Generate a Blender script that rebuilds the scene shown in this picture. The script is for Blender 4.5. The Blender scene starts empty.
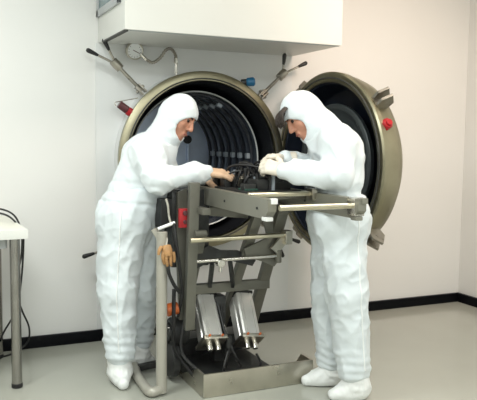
import bpy, bmesh, math, random
import numpy as np
from mathutils import Vector, Matrix
random.seed(7)
SC = bpy.context.scene
COL = SC.collection
V = Vector

# ------------------------------------------------------------------ materials
def mat(name, col, rough=0.5, metal=0.0, var=0.0, vscale=8.0, bump=0.0, bscale=60.0, stretch=None,
        rvar=0.0, spec=0.5, coat=0.0, trans=0.0, sheen=0.0):
    m = bpy.data.materials.new(name); m.use_nodes = True
    nt = m.node_tree; N = nt.nodes; L = nt.links
    b = N['Principled BSDF']
    b.inputs['Base Color'].default_value = (*col, 1)
    b.inputs['Roughness'].default_value = rough
    b.inputs['Metallic'].default_value = metal
    b.inputs['Specular IOR Level'].default_value = spec
    b.inputs['Coat Weight'].default_value = coat
    b.inputs['Sheen Weight'].default_value = sheen
    if trans: b.inputs['Transmission Weight'].default_value = trans
    if var or bump or rvar:
        tc = N.new('ShaderNodeTexCoord'); mp = N.new('ShaderNodeMapping')
        L.new(tc.outputs['Object'], mp.inputs['Vector'])
        if stretch: mp.inputs['Scale'].default_value = stretch
        n = N.new('ShaderNodeTexNoise'); n.inputs['Scale'].default_value = vscale; n.inputs['Detail'].default_value = 4
        L.new(mp.outputs['Vector'], n.inputs['Vector'])
        if var:
            r = N.new('ShaderNodeValToRGB')
            r.color_ramp.elements[0].position = 0.3; r.color_ramp.elements[1].position = 0.7
            r.color_ramp.elements[0].color = (*[max(0, c*(1-var)) for c in col], 1)
            r.color_ramp.elements[1].color = (*[min(1, c*(1+var)) for c in col], 1)
            L.new(n.outputs['Fac'], r.inputs['Fac']); L.new(r.outputs['Color'], b.inputs['Base Color'])
        if rvar:
            mr = N.new('ShaderNodeMapRange')
            mr.inputs['To Min'].default_value = max(0.02, rough-rvar); mr.inputs['To Max'].default_value = rough+rvar
            L.new(n.outputs['Fac'], mr.inputs['Value']); L.new(mr.outputs['Result'], b.inputs['Roughness'])
        if bump:
            n2 = N.new('ShaderNodeTexNoise'); n2.inputs['Scale'].default_value = bscale; n2.inputs['Detail'].default_value = 3
            L.new(mp.outputs['Vector'], n2.inputs['Vector'])
            bp = N.new('ShaderNodeBump'); bp.inputs['Strength'].default_value = bump; bp.inputs['Distance'].default_value = 0.01
            L.new(n2.outputs['Fac'], bp.inputs['Height']); L.new(bp.outputs['Normal'], b.inputs['Normal'])
    return m

M = {}
M['wall'] = mat('painted_wall', (0.74, 0.74, 0.725), 0.42, var=0.012, vscale=2.0, bump=0.02, bscale=40)
M['panel'] = mat('facade_panel', (0.72, 0.735, 0.735), 0.4, var=0.01, vscale=2.0)
M['ceil'] = mat('ceiling_paint', (0.8, 0.8, 0.78), 0.8, var=0.01)
M['floor'] = mat('epoxy_floor', (0.405, 0.41, 0.36), 0.15, var=0.05, vscale=1.3, rvar=0.05, spec=0.5)
M['base'] = mat('black_baseboard', (0.003, 0.0035, 0.005), 0.5, var=0.1, vscale=20, spec=0.12)
M['housing'] = mat('housing_white', (0.68, 0.685, 0.655), 0.4, var=0.01, vscale=3)
M['gray_paint'] = mat('gray_frame_paint', (0.42, 0.44, 0.45), 0.4, var=0.05)
M['glass'] = mat('teal_glass', (0.12, 0.20, 0.22), 0.06, var=0.15, vscale=6)
M['seal'] = mat('dark_seal', (0.05, 0.05, 0.045), 0.5, var=0.2)
M['flange'] = mat('flange_steel', (0.345, 0.32, 0.225), 0.34, 1.0, var=0.10, vscale=9, bump=0.03, bscale=120, rvar=0.08)
M['steel'] = mat('stainless_steel', (0.55, 0.52, 0.45), 0.3, 1.0, var=0.08, vscale=12, bump=0.03, bscale=150, rvar=0.08)
M['neck'] = mat('neck_glare_metal', (0.80, 0.80, 0.80), 0.42, 0.85, var=0.04, vscale=6)  # paler than the flange: glare on the ring's side put into the colour
M['bright'] = mat('polished_steel', (0.72, 0.70, 0.66), 0.22, 1.0, var=0.06, vscale=20, rvar=0.06)
M['ali'] = mat('anodised_aluminium', (0.60, 0.59, 0.565), 0.36, 0.65, var=0.05, vscale=14)
M['clamp'] = mat('dull_clamp_steel', (0.36, 0.34, 0.30), 0.3, 1.0, var=0.12, vscale=25, rvar=0.08)
M['rail'] = mat('gray_rail_paint', (0.255, 0.25, 0.21), 0.36, 0.4, var=0.06, vscale=8, rvar=0.05)
M['frame'] = mat('lift_frame_gray', (0.155, 0.152, 0.128), 0.38, 0.4, var=0.10, vscale=10, rvar=0.06)
M['dark'] = mat('dark_machine_metal', (0.035, 0.036, 0.036), 0.4, 0.4, var=0.3, vscale=25)
M['tleg'] = mat('table_leg_steel', (0.33, 0.32, 0.30), 0.22, 1.0, var=0.06, vscale=12, rvar=0.05)
M['rodm'] = mat('brass_tinted_rod', (0.66, 0.61, 0.47), 0.28, 1.0, var=0.06, vscale=30)
M['pole'] = mat('beige_pole_paint', (0.40, 0.385, 0.335), 0.35, 0.2, var=0.05, vscale=7)
M['black'] = mat('black_rubber', (0.010, 0.010, 0.011), 0.45, var=0.2, vscale=30)
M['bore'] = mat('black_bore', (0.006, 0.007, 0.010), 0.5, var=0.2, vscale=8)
M['shroud'] = mat('dark_shroud', (0.085, 0.10, 0.13), 0.36, 0.6, var=0.3, vscale=5, rvar=0.1)
M['baffle'] = mat('black_baffle', (0.018, 0.022, 0.032), 0.3, 0.3, var=0.3, vscale=6)
M['plate'] = mat('slate_end_plate', (0.55, 0.64, 0.80), 0.40, 0.8, var=0.25, vscale=3.0, rvar=0.1)
M['arc'] = mat('shroud_rim', (0.62, 0.66, 0.66), 0.35, 0.5, var=0.1, vscale=10)
M['pad'] = mat('pale_pad', (0.30, 0.34, 0.38), 0.4, var=0.1, vscale=10)
M['red'] = mat('red_plastic', (0.38, 0.011, 0.017), 0.35, var=0.12, vscale=25)
M['maroon'] = mat('maroon_metal', (0.085, 0.022, 0.026), 0.35, var=0.2, vscale=25)
M['orange'] = mat('orange_plastic', (0.45, 0.10, 0.02), 0.4, var=0.2, vscale=25)
M['blue'] = mat('blue_plastic', (0.015, 0.15, 0.32), 0.35, var=0.1, vscale=25)
M['whitep'] = mat('white_plastic', (0.82, 0.83, 0.82), 0.35, var=0.03, vscale=20)
M['dial'] = mat('dial_face', (0.80, 0.82, 0.82), 0.3, var=0.01)
M['table'] = mat('cream_laminate', (0.78, 0.77, 0.68), 0.3, var=0.02, vscale=4)
M['edge'] = mat('table_edge', (0.72, 0.73, 0.70), 0.4, var=0.02)
M['tan'] = mat('tan_leather', (0.40, 0.22, 0.09), 0.6, var=0.25, vscale=40, bump=0.1, bscale=120)
M['doorin'] = mat('door_lining', (0.010, 0.014, 0.024), 0.35, 0.2, var=0.3, vscale=4)
M['slate2'] = mat('door_baffle', (0.055, 0.065, 0.07), 0.35, 0.35, var=0.2, vscale=4)
M['suit'] = mat('white_suit_fabric', (0.72, 0.775, 0.805), 0.5, var=0.02, vscale=25, bump=0.06, bscale=220, sheen=0.15)
M['suit2'] = mat('bluish_trouser_fabric', (0.685, 0.745, 0.775), 0.46, var=0.02, vscale=25, bump=0.06, bscale=220, sheen=0.15)
M['seam'] = mat('pale_seam', (0.84, 0.87, 0.88), 0.5, var=0.02)
M['shoe'] = mat('white_overshoe', (0.80, 0.82, 0.81), 0.5, var=0.02, vscale=25, bump=0.05, bscale=200)
M['skin'] = mat('skin', (0.52, 0.25, 0.165), 0.5, var=0.12, vscale=30)
M['lip'] = mat('lip', (0.33, 0.11, 0.09), 0.45, var=0.1)
M['glove_tan'] = mat('tan_glove', (0.62, 0.42, 0.28), 0.5, var=0.06, vscale=30)
M['glove_cream'] = mat('cream_latex_glove', (0.72, 0.66, 0.57), 0.45, var=0.04, vscale=30)
M['hair'] = mat('dark_brown_hair', (0.035, 0.024, 0.019), 0.55, var=0.5, vscale=60, bump=0.5, bscale=150)
M['eye'] = mat('eye_white', (0.7, 0.68, 0.65), 0.2, var=0.02)
M['iris'] = mat('dark_iris', (0.02, 0.012, 0.01), 0.15, var=0.02)
M['green'] = mat('green_board', (0.02, 0.07, 0.05), 0.4, var=0.3, vscale=60)

# ------------------------------------------------------------------ object helpers
def root_of(o):
    while o.parent: o = o.parent
    return o
def tag(o, label=None, cat=None, group=None, kind=None):
    if label: o['label'] = label
    if cat: o['category'] = cat
    if group: o['group'] = group
    if kind: o['kind'] = kind
    return o
def thing(name, loc, label, cat, group=None):
    o = bpy.data.objects.new(name, None); COL.objects.link(o)
    o.location = loc; o.empty_display_size = 0.1
    return tag(o, label, cat, group)
def link(name, me, m, parent=None, label=None):
    for p in (m if isinstance(m, (list, tuple)) else [m]): me.materials.append(p)
    o = bpy.data.objects.new(name, me); COL.objects.link(o)
    if parent:
        me.transform(Matrix.Translation(-root_of(parent).location)); o.parent = parent
    else:
        c = [v.co for v in me.vertices]
        lo = V([min(p[i] for p in c) for i in range(3)]); hi = V([max(p[i] for p in c) for i in range(3)])
        b = V(((lo.x+hi.x)/2, (lo.y+hi.y)/2, lo.z)); me.transform(Matrix.Translation(-b)); o.location = b
    if label: o['label'] = label
    return o
def obj(name, bm, m, parent=None, label=None, smooth=True):
    bmesh.ops.recalc_face_normals(bm, faces=bm.faces[:])
    me = bpy.data.meshes.new(name)
    if smooth:
        for f in bm.faces: f.smooth = True
        for e in bm.edges:
            if len(e.link_faces) == 2 and e.calc_face_angle(0) > math.radians(38): e.smooth = False
    bm.to_mesh(me); bm.free()
    return link(name, me, m, parent, label)
def struct(o): o['kind'] = 'structure'; return o

def merge(dst, src):
    vm = {v: dst.verts.new(v.co) for v in src.verts}
    for f in src.faces:
        try: nf = dst.faces.new([vm[v] for v in f.verts]); nf.material_index = f.material_index
        except ValueError: pass
    src.free()
def B(): return bmesh.new()
def box(bm, lo, hi, bev=0.0, mtx=None, mi=0):
    t = bmesh.new(); bmesh.ops.create_cube(t, size=1)
    lo, hi = V(lo), V(hi); c = (lo+hi)/2; s = hi-lo
    for v in t.verts: v.co = V((v.co.x*s.x, v.co.y*s.y, v.co.z*s.z)) + c
    if bev: bmesh.ops.bevel(t, geom=t.edges[:], offset=bev, segments=2, profile=0.7, affect='EDGES')
    if mtx: t.transform(mtx)
    for f in t.faces: f.material_index = mi
    merge(bm, t); return bm
def frame_mtx(a, b, up=(0, 0, 1)):
    a, b = V(a), V(b); z = (b-a).normalized(); u = V(up)
    if abs(z.dot(u)) > 0.99: u = V((0, 1, 0))
    x = u.cross(z).normalized(); y = z.cross(x)
    m = Matrix((x, y, z)).transposed().to_4x4(); m.translation = a; return m
def bar(bm, a, b, w, h, bev=0.003, up=(0, 0, 1)):           # rectangular bar: w across, h along up
    L = (V(b)-V(a)).length
    return box(bm, (-w/2, -h/2, 0), (w/2, h/2, L), bev, frame_mtx(a, b, up))
def lathe(bm, prof, mtx, n=40, close=True):                  # prof: (radius, along z)
    rings = []
    for r, z in prof:
        if r < 1e-6: rings.append([bm.verts.new(mtx @ V((0, 0, z)))])
        else: rings.append([bm.verts.new(mtx @ V((r*math.cos(2*math.pi*i/n), r*math.sin(2*math.pi*i/n), z))) for i in range(n)])
    for A, C in zip(rings, rings[1:]):
        for i in range(n):
            j = (i+1) % n
            if len(A) == 1 and len(C) == 1: continue
            if len(A) == 1: bm.faces.new((A[0], C[i], C[j]))
            elif len(C) == 1: bm.faces.new((A[i], A[j], C[0]))
            else: bm.faces.new((A[i], A[j], C[j], C[i]))
    return bm
def cyl(bm, a, b, r, r2=None, n=20, bev=0.15):
    r2 = r if r2 is None else r2; L = (V(b)-V(a)).length; e = min(bev*min(r, r2), L*0.2)
    return lathe(bm, [(0, 0), (r-e, 0), (r, e), (r2, L-e), (r2-e, L), (0, L)], frame_mtx(a, b), n)
def smooth_path(pts, sub=8):
    P = [V(p) for p in pts]; out = []
    for i in range(len(P)-1):
        p0 = P[max(i-1, 0)]; p1 = P[i]; p2 = P[i+1]; p3 = P[min(i+2, len(P)-1)]
        for k in range(sub):
            t = k/sub
            out.append(0.5*((2*p1)+(p2-p0)*t+(2*p0-5*p1+4*p2-p3)*t*t+(3*p1-p0-3*p2+p3)*t**3))
    out.append(P[-1]); return out
def tube(bm, pts, r, n=10, sub=8, squash=1.0):
    P = smooth_path(pts, sub) if sub else [V(p) for p in pts]
    ref = V((0, 0, 1)); rings = []
    for i, p in enumerate(P):
        t = (P[min(i+1, len(P)-1)]-P[max(i-1, 0)]).normalized()
        x = ref.cross(t)
        if x.length < 0.05: x = V((1, 0, 0)).cross(t)
        x.normalize(); y = t.cross(x)
        if i and x.dot(px_) < 0: x, y = -x, -y
        px_ = x
        rr = r(i/(len(P)-1)) if callable(r) else r
        rings.append([bm.verts.new(p+x*rr*math.cos(2*math.pi*k/n)+y*rr*squash*math.sin(2*math.pi*k/n)) for k in range(n)])
    for A, C in zip(rings, rings[1:]):
        for k in range(n): bm.faces.new((A[k], A[(k+1) % n], C[(k+1) % n], C[k]))
    bm.faces.new(rings[0][::-1]); bm.faces.new(rings[-1]); return bm
def prism(bm, pts, d, mi=0):                                 # polygon of 3-D points pushed along d
    d = V(d); A = [bm.verts.new(V(p)) for p in pts]; C = [bm.verts.new(V(p)+d) for p in pts]; n = len(A)
    for f in [bm.faces.new(A), bm.faces.new(C[::-1])] + [bm.faces.new((A[i], C[i], C[(i+1) % n], A[(i+1) % n])) for i in range(n)]:
        f.material_index = mi
    return bm

# ------------------------------------------------------------------ setting
BW = 4.14; RW = 3.768; LW = -1.9; FW = -2.4; CH = 2.75
CX, CZ, CR = 1.580, 1.110, 0.548                              # chamber axis (along y) and flange radius
def wall_with_hole(x0, x1, z0, z1, y, r, thick):
    bm = B(); n = 64
    def pt(i):
        a = 2*math.pi*(i+0.5)/n; return math.cos(a), math.sin(a)
    for yy in ((y,) if not thick else (y, y+thick)):
        inner = []; outer = []
        for i in range(n):
            c, s = pt(i); inner.append(bm.verts.new((CX+r*c, yy, CZ+r*s)))
            tx = ((x1-CX) if c > 0 else (x0-CX))/c; tz = ((z1-CZ) if s > 0 else (z0-CZ))/s
            t = min(tx, tz); outer.append([CX+t*c, yy, CZ+t*s])
        for cx_, cz_ in ((x0, z0), (x0, z1), (x1, z0), (x1, z1)):   # snap the nearest spoke to each corner
            k = min(range(n), key=lambda i: (outer[i][0]-cx_)**2+(outer[i][2]-cz_)**2); outer[k] = [cx_, yy, cz_]
        O = [bm.verts.new(p) for p in outer]
        for i in range(n): bm.faces.new((inner[i], inner[(i+1) % n], O[(i+1) % n], O[i]))
        if yy == y: first = (inner, O)
    if thick:
        for i in range(n): bm.faces.new((first[1][i], first[1][(i+1) % n], O[(i+1) % n], O[i]))
    return bm
b = wall_with_hole(LW, RW, 0, CH, BW, 0.50, 0)
struct(obj('wall_back', b, M['wall'], smooth=False))
struct(obj('trim_1', wall_with_hole(0.925, 2.245, 0.072, 1.80, BW-0.012, 0.505, 0.011), M['panel'], smooth=False))
struct(obj('floor', box(B(), (LW, FW, -0.06), (RW, BW+0.06, 0)), M['floor'], smooth=False))
struct(obj('ceiling', box(B(), (LW, FW, CH), (RW, BW, CH+0.06)), M['ceil'], smooth=False))
struct(obj('wall_right', box(B(), (RW, FW, 0), (RW+0.06, BW, CH)), M['wall'], smooth=False))
struct(obj('wall_left', box(B(), (LW-0.06, FW, 0), (LW, BW, CH)), M['wall'], smooth=False))
struct(obj('wall_front', box(B(), (LW, FW-0.06, 0), (RW, FW, CH)), M['wall'], smooth=False))
struct(obj('baseboard_back', box(B(), (LW, BW-0.026, 0), (RW-0.026, BW, 0.068), 0.004), M['base']))
struct(obj('baseboard_right', box(B(), (RW-0.026, FW, 0), (RW, BW, 0.068), 0.004), M['base']))

# ------------------------------------------------------------------ housing above the chamber
hs = thing('overhead_housing', (1.588, 3.84, 1.80), 'large white box housing on the wall above the round chamber', 'housing')
HX0, HX1, HY0 = 0.942, 2.253, 3.53
b = B(); box(b, (HX0, HY0, 1.80), (HX1, BW-0.002, CH-0.002), 0.006); obj('body', b, M['housing'], hs)
b = B()
for lo, hi in (((HX0-0.014, 3.60, 1.945), (HX0, 3.64, 2.62)), ((HX0-0.014, 4.08, 1.945), (HX0, 4.12, 2.62)),
               ((HX0-0.014, 3.60, 1.945), (HX0, 4.12, 1.985)), ((HX0-0.014, 3.60, 2.58), (HX0, 4.12, 2.62))): box(b, lo, hi, 0.003)
wf = obj('window_frame', b, M['gray_paint'], hs, 'gray frame on the left side')
obj('pane', box(B(), (HX0-0.006, 3.64, 1.985), (HX0-0.001, 4.08, 2.58)), M['glass'], wf, 'dark teal glass pane')
obj('bottom_seal', box(B(), (HX0-0.004, HY0+0.01, 1.792), (HX0+0.022, 4.02, 1.7995), 0.002), M['seal'], hs, 'dark strip along the lower left edge')
obj('underside_trim', box(B(), (HX0+0.03, HY0+0.012, 1.796), (HX1-0.012, HY0+0.02, 1.7995), 0.001), M['gray_paint'], hs)

# ------------------------------------------------------------------ vacuum chamber
ch = thing('vacuum_chamber', (CX, 4.0, CZ-CR), 'round steel vacuum chamber open in the wall with a black bore', 'chamber')
YF = 4.0
MY = Matrix.Translation((CX, YF, CZ)) @ Matrix.Rotation(-math.pi/2, 4, 'X')      # local z -> +y
b = B(); lathe(b, [(0.490, 0.10), (0.490, 0.006), (0.492, 0), (0.532, 0), (CR, 0.008), (CR, 0.04), (0.53, 0.04)], MY, 96)
fl = obj('flange', b, M['flange'], ch)
b = B(); lathe(b, [(CR-0.001, 0.0405), (CR-0.001, BW-YF-0.0135), (0.52, BW-YF-0.0135), (0.52, 0.0405), (CR-0.001, 0.0405)], MY, 96); obj('flange_neck', b, M['neck'], ch, 'neck behind the flange, glare put into its pale colour')
b = B(); lathe(b, [(0.498, -0.004), (0.502, -0.006), (0.506, -0.004), (0.506, 0.002), (0.498, 0.002), (0.498, -0.004)], MY, 96); obj('seal_ring', b, M['seal'], fl)
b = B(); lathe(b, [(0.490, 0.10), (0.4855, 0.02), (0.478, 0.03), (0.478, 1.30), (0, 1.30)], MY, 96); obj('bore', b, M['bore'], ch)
b = B(); lathe(b, [(0.435, 0.16), (0.43, 0.16), (0.43, 1.05), (0.435, 1.05), (0.435, 0.16)], MY, 96); shr = obj('shroud', b, M['shroud'], ch, 'black inner shroud')
b = B(); lathe(b, [(0.431, 0.152), (0.434, 0.15), (0.437, 0.152), (0.437, 0.158), (0.428, 0.158), (0.428, 0.155), (0.431, 0.152)], MY, 96)
obj('shroud_rim', b, M['arc'], shr, 'thin pale rim of the shroud')
for k in range(7):
    y = 0.22+0.125*k
    b = B(); lathe(b, [(0.43, y), (0.413, y+0.004), (0.409, y+0.03), (0.413, y+0.06), (0.43, y+0.064)], MY, 72); obj('baffle_ring', b, M['baffle'], shr)
b = B(); lathe(b, [(0.425, 0.98), (0.425, 0.985), (0.0, 0.985)], MY, 72); obj('end_plate', b, M['plate'], ch, 'slate gray plate at the back of the bore')
b = B()
for x in (-0.24, 0.02, 0.24):
    hgt = math.sqrt(0.40**2-x*x); box(b, (CX+x-0.012, YF+0.955, CZ-hgt), (CX+x+0.012, YF+0.98, CZ+hgt), 0.003)
obj('plate_rib', b, M['plate'], ch)
for th in (3, 62, -35):
    for k in range(6):
        y = 0.235+0.125*k; a = math.radians(th)
        m = Matrix.Translation((CX+0.400*math.cos(a), YF+y+0.012, CZ+0.400*math.sin(a))) @ Matrix.Rotation(-a, 4, 'Y')
        b = B(); box(b, (-0.012, -0.018, -0.018), (0.012, 0.018, 0.018), 0.004, m); obj('mounting_pad', b, M['pad'], shr)
m = Matrix.Translation((1.8095, 4.9750, 1.2343)) @ Matrix.Rotation(math.pi/2, 4, 'X')
b = B(); lathe(b, [(0, 0.0), (0.03, 0), (0.032, 0.006), (0.032, 0.02), (0, 0.022)], m, 24); obj('port_plug', b, M['black'], ch, 'black round plug on the end plate')
b = B()
for s in (-1, 1): bar(b, (CX+s*0.19, YF+0.17, CZ-0.335), (CX+s*0.19, YF+0.97, CZ-0.335), 0.05, 0.03)
obj('floor_track', b, M['dark'], ch)
# swing-bolt clamps round the flange
def clamp(base, hub, g1, g2, y):
    base, hub, g1, g2 = [V((p[0], y, p[1])) for p in (base, hub, g1, g2)]
    d = (hub-base).normalized(); n = V((0, 1, 0)); s = d.cross(n)
    cb = B(); bar(cb, base-d*0.035-s*0.014, base+d*0.028-s*0.014, 0.011, 0.05, up=n); bar(cb, base-d*0.035+s*0.014, base+d*0.028+s*0.014, 0.011, 0.05, up=n)
    cyl(cb, base-s*0.032, base+s*0.032, 0.009)
    c = obj('clamp', cb, M['clamp'], ch)
    q = B(); cyl(q, base-d*0.012, hub, 0.0105)
    for k in range(14): cyl(q, base+d*(0.03+0.006*k), base+d*(0.033+0.006*k), 0.0118, n=12)
    obj('screw', q, M['clamp'], c)
    q = B(); cyl(q, hub-d*0.03, hub+d*0.03, 0.026, n=16); cyl(q, hub-d*0.036, hub-d*0.028, 0.026, n=16); cyl(q, hub-s*0.026-d*0.002, hub+s*0.026-d*0.002, 0.011)
    obj('hub', q, M['clamp'], c)
    for g in (g1, g2):
        e = (g-hub).normalized(); L = (g-hub).length
        q = B(); cyl(q, hub, hub+e*(L-0.04), 0.007); obj('handle', q, M['clamp'], c)
        q = B(); lathe(q, [(0, 0), (0.007, 0), (0.0095, 0.01), (0.0135, 0.05), (0.0135, 0.066), (0.007, 0.074), (0, 0.074)], frame_mtx(hub+e*(L-0.062), g), 16)
        obj('grip', q, M['black'], c, 'black handle grip')
def xz(t): return (t[0], t[2])
clamp(xz((1.1644, 4.0000, 1.5321)), xz((1.0206, 4.0000, 1.6703)), xz((0.8584, 4.0000, 1.7404)), xz((0.9509, 4.0000, 1.8028)), 4.02)
clamp(xz((1.9761, 4.0000, 1.5327)), xz((2.1181, 4.0000, 1.6660)), xz((2.1302, 4.0000, 1.7878)), xz((2.2870, 4.0000, 1.7455)), 4.02)
clamp(xz((1.1577, 4.0000, 0.7157)), xz((1.0347, 4.0000, 0.6007)), xz((0.8262, 4.0000, 0.5469)), xz((0.9857, 4.0000, 0.4470)), 4.02)
clamp(xz((1.9757, 4.0000, 0.7079)), xz((2.0797, 4.0000, 0.6243)), xz((2.2615, 4.0000, 0.5618)), xz((2.1422, 4.0000, 0.4742)), 4.02)
b = B(); p = V((1.1117, 4.0300, 1.3906)); q = V((1.0393, 4.0300, 1.4414)); r_ = V((1.1484, 4.0300, 1.3679))
cyl(b, r_, p, 0.017); cyl(b, p, p+(q-p)*0.3, 0.026)
lt = obj('limit_switch', b, M['red'], ch, 'red knob on the upper left of the ring')
b = B(); cyl(b, p+(q-p)*0.3, q, 0.024); obj('switch_body', b, M['maroon'], lt, 'dark maroon barrel')
b = B(); tube(b, [(1.0213, 4.0300, 1.4292), (1.0154, 4.0300, 1.4494), (1.0574, 4.0300, 1.4596), (1.1547, 4.0300, 1.4805)], 0.003, 8); obj('wire_loop', b, M['bright'], lt)
b = B(); p = V((1.8272, 4.0300, 1.6010)); q = V((1.9111, 4.0000, 1.6089)); cyl(b, p, p.lerp(q, 0.4), 0.020)
cp = obj('valve_stem', b, M['dark'], ch)
b = B(); cyl(b, p.lerp(q, 0.35), q, 0.027, 0.029, n=28, bev=0.35); obj('valve_cap', b, M['blue'], cp, 'blue plastic cap on the upper right of the ring')
b = B()
for zz in (CZ-0.18, CZ+0.09):
    box(b, (CX+0.530, 4.05, zz-0.035), (2.16, 4.10, zz+0.035), 0.008); cyl(b, (2.165, 4.085, zz-0.06), (2.165, 4.085, zz+0.06), 0.024)
obj('hinge', b, M['steel'], ch)

# ------------------------------------------------------------------ open chamber door
dr = thing('chamber_door', (2.17, 3.56, CZ-0.54), 'domed round steel chamber door swung open behind the right-hand worker', 'chamber door')
al = math.radians(94)
dn = V((math.sin(al), -math.cos(al), 0))   # outward (dome side)
dc = V((2.178, 3.57, CZ-0.002))
MD = frame_mtx(dc, dc+dn)
b = B(); lathe(b, [(0.480, 0.05), (0.480, 0.004), (0.490, 0), (0.53, 0), (0.54, 0.008), (0.54, 0.035), (0.528, 0.042), (0.522, 0.10),
                   (0.505, 0.155), (0.455, 0.205), (0.36, 0.242), (0.22, 0.266), (0, 0.275)], MD, 96); sh = obj('door_shell', b, M['flange'], dr)
b = B(); lathe(b, [(0.499, -0.003), (0.503, -0.006), (0.509, -0.003), (0.509, 0.002), (0.499, 0.002), (0.499, -0.003)], MD, 96); obj('door_seal', b, M['seal'], sh)
b = B(); lathe(b, [(0.480, 0.05), (0.4795, 0.012), (0.470, 0.02), (0.468, 0.10), (0.44, 0.16), (0.34, 0.20), (0, 0.225)], MD, 80); obj('door_lining', b, M['doorin'], dr, 'black lining of the door')
b = B(); lathe(b, [(0.355, 0.062), (0.345, 0.055), (0.325, 0.055), (0.32, 0.06), (0.28, 0.07), (0, 0.075), (0, 0.09), (0.35, 0.09), (0.355, 0.062)], MD, 80)
obj('door_baffle', b, M['slate2'], dr, 'slate gray round plate inside the door')
def catch(ang):
    q = B(); a = math.radians(ang)
    u = (MD.to_3x3() @ V((1, 0, 0))); w = (MD.to_3x3() @ V((0, 1, 0)))
    rad = u*math.cos(a)+w*math.sin(a); tan = -u*math.sin(a)+w*math.cos(a)
    for s in (-1, 1):
        c0 = dc+rad*0.525+tan*s*0.026+dn*0.02
        prism(q, [c0-tan*0.008, c0-tan*0.008+dn*0.085, c0-tan*0.008+dn*0.10+rad*0.05, c0-tan*0.008+dn*0.06+rad*0.105, c0-tan*0.008+dn*0.01+rad*0.065], tan*0.016)
    c0 = dc+rad*0.53+dn*0.05; prism(q, [c0-tan*0.03-dn*0.03, c0-tan*0.03+dn*0.03, c0+tan*0.03+dn*0.03, c0+tan*0.03-dn*0.03], rad*0.02)
    return obj('bolt_catch', q, M['clamp'], dr)
catch(140); catch(226); catch(52); catch(308)
u_ = (MD.to_3x3() @ V((1, 0, 0))); w_ = (MD.to_3x3() @ V((0, 1, 0))); a_ = math.radians(155)
rd = u_*math.cos(a_)+w_*math.sin(a_); c0 = dc+rd*0.515+dn*0.055
b = B(); cyl(b, c0, c0+rd*0.04, 0.034, 0.031, n=8); cyl(b, c0+rd*0.035, c0+rd*0.052, 0.019)
obj('valve_knob', b, M['red'], dr, 'red knob on the rim of the door')

# ------------------------------------------------------------------ pressure gauge
pg = thing('pressure_gauge', (1.1564, 4.1000, 1.7639), 'small round white pressure gauge with a wavy metal hose above the chamber', 'gauge')
gc = V((1.1452, 4.0600, 1.7589)); MG = Matrix.Translation(gc) @ Matrix.Rotation(-math.pi/2, 4, 'X') @ Matrix.Rotation(0.15, 4, 'X')
b = B(); lathe(b, [(0, 0.055), (0.035, 0.055), (0.05, 0.04), (0.052, 0.0), (0.049, -0.004), (0.045, 0.0), (0.045, 0.006)], MG, 40); cyl(b, gc+V((0, 0.05, 0)), gc+V((0, 0.075, 0)), 0.018); obj('bezel', b, M['steel'], pg)
b = B(); lathe(b, [(0.0455, 0.004), (0, 0.004), (0, 0.008), (0.0455, 0.008)], MG, 40); df = None
for k in range(11):
    a = math.radians(-40+26*k); e = V((math.cos(a), math.sin(a), 0))
    bar(b, MG @ (e*0.033+V((0, 0, 0.0034))), MG @ (e*0.040+V((0, 0, 0.0034))), 0.0022, 0.001, 0, up=(0, 1, 0))
for f in [f for f in b.faces if f.calc_area() < 2e-5 and len(f.verts) == 4]: f.material_index = 1
df = obj('dial', b, [M['dial'], M['seal']], pg, 'white dial face')
b = B()
bar(b, MG @ V((-0.01, -0.004, 0.0025)), MG @ V((0.030, 0.013, 0.0025)), 0.004, 0.001, 0, up=(0, 1, 0))
obj('needle', b, M['maroon'], df, 'dark red needle')
b = B(); hp = [(1.1882, 4.0600, 1.7380), (1.2161, 4.0500, 1.7091), (1.2504, 4.0400, 1.6953), (1.2942, 4.0400, 1.7244), (1.3319, 4.0400, 1.7742), (1.3636, 4.0400, 1.7822), (1.3892, 4.0400, 1.7539), (1.3957, 4.0400, 1.7183)]
tube(b, hp, lambda t: 0.0095+0.0018*math.sin(t*150), 10, 16); ho = obj('hose', b, M['clamp'], pg, 'braided metal hose')
b = B(); cyl(b, (1.3944, 4.0400, 1.7302), (1.3958, 4.0400, 1.6943), 0.0125, n=6); cyl(b, (1.3958, 4.0400, 1.7003), (1.3961, 4.0400, 1.6282), 0.007); cyl(b, (1.3960, 4.0400, 1.6643), (1.3961, 4.0400, 1.6402), 0.012, n=6)
cyl(b, (1.1820, 4.0600, 1.7435), (1.2161, 4.0500, 1.7091), 0.011, n=6); obj('fitting', b, M['bright'], ho)

# ------------------------------------------------------------------ lift trolley
lf = thing('lift_trolley', (1.45, 3.25, 0.0), 'gray steel lift trolley with two silver actuators and a low tray between the workers', 'lift')
TX0, TX1, TY = 1.18, 1.785, 2.995
b = B(); box(b, (TX0, TY, 0.002), (TX1, TY+0.012, 0.118), 0.003)
prism(b, [(TX0, TY+0.006, 0.002), (TX0, TY+0.006, 0.117), (TX0, TY+0.10, 0.117), (TX0, TY+0.30, 0.03), (TX0, TY+0.30, 0.002)], (0.011, 0, 0))
prism(b, [(TX1-0.011, TY+0.006, 0.002), (TX1-0.011, TY+0.006, 0.117), (TX1-0.011, TY+0.11, 0.117), (TX1-0.011, TY+0.20, 0.016), (TX1-0.011, TY+0.20, 0.002)], (0.011, 0, 0))
box(b, (TX0+0.004, TY+0.008, 0.003), (TX1-0.004, TY+0.20, 0.013), 0.002)
box(b, (TX0+0.004, TY+0.19, 0.003), (1.66, 3.62, 0.018), 0.002)
tr = obj('tray', b, M['steel'], lf, 'wide steel tray lying on the floor')
b = B(); box(b, (1.19, 3.10, 0.02), (1.60, 3.56, 0.075), 0.008); box(b, (1.22, 3.42, 0.07), (1.58, 3.56, 0.17), 0.008); obj('base_block', b, M['dark'], lf)
LX = (1.20, 1.62)
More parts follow.
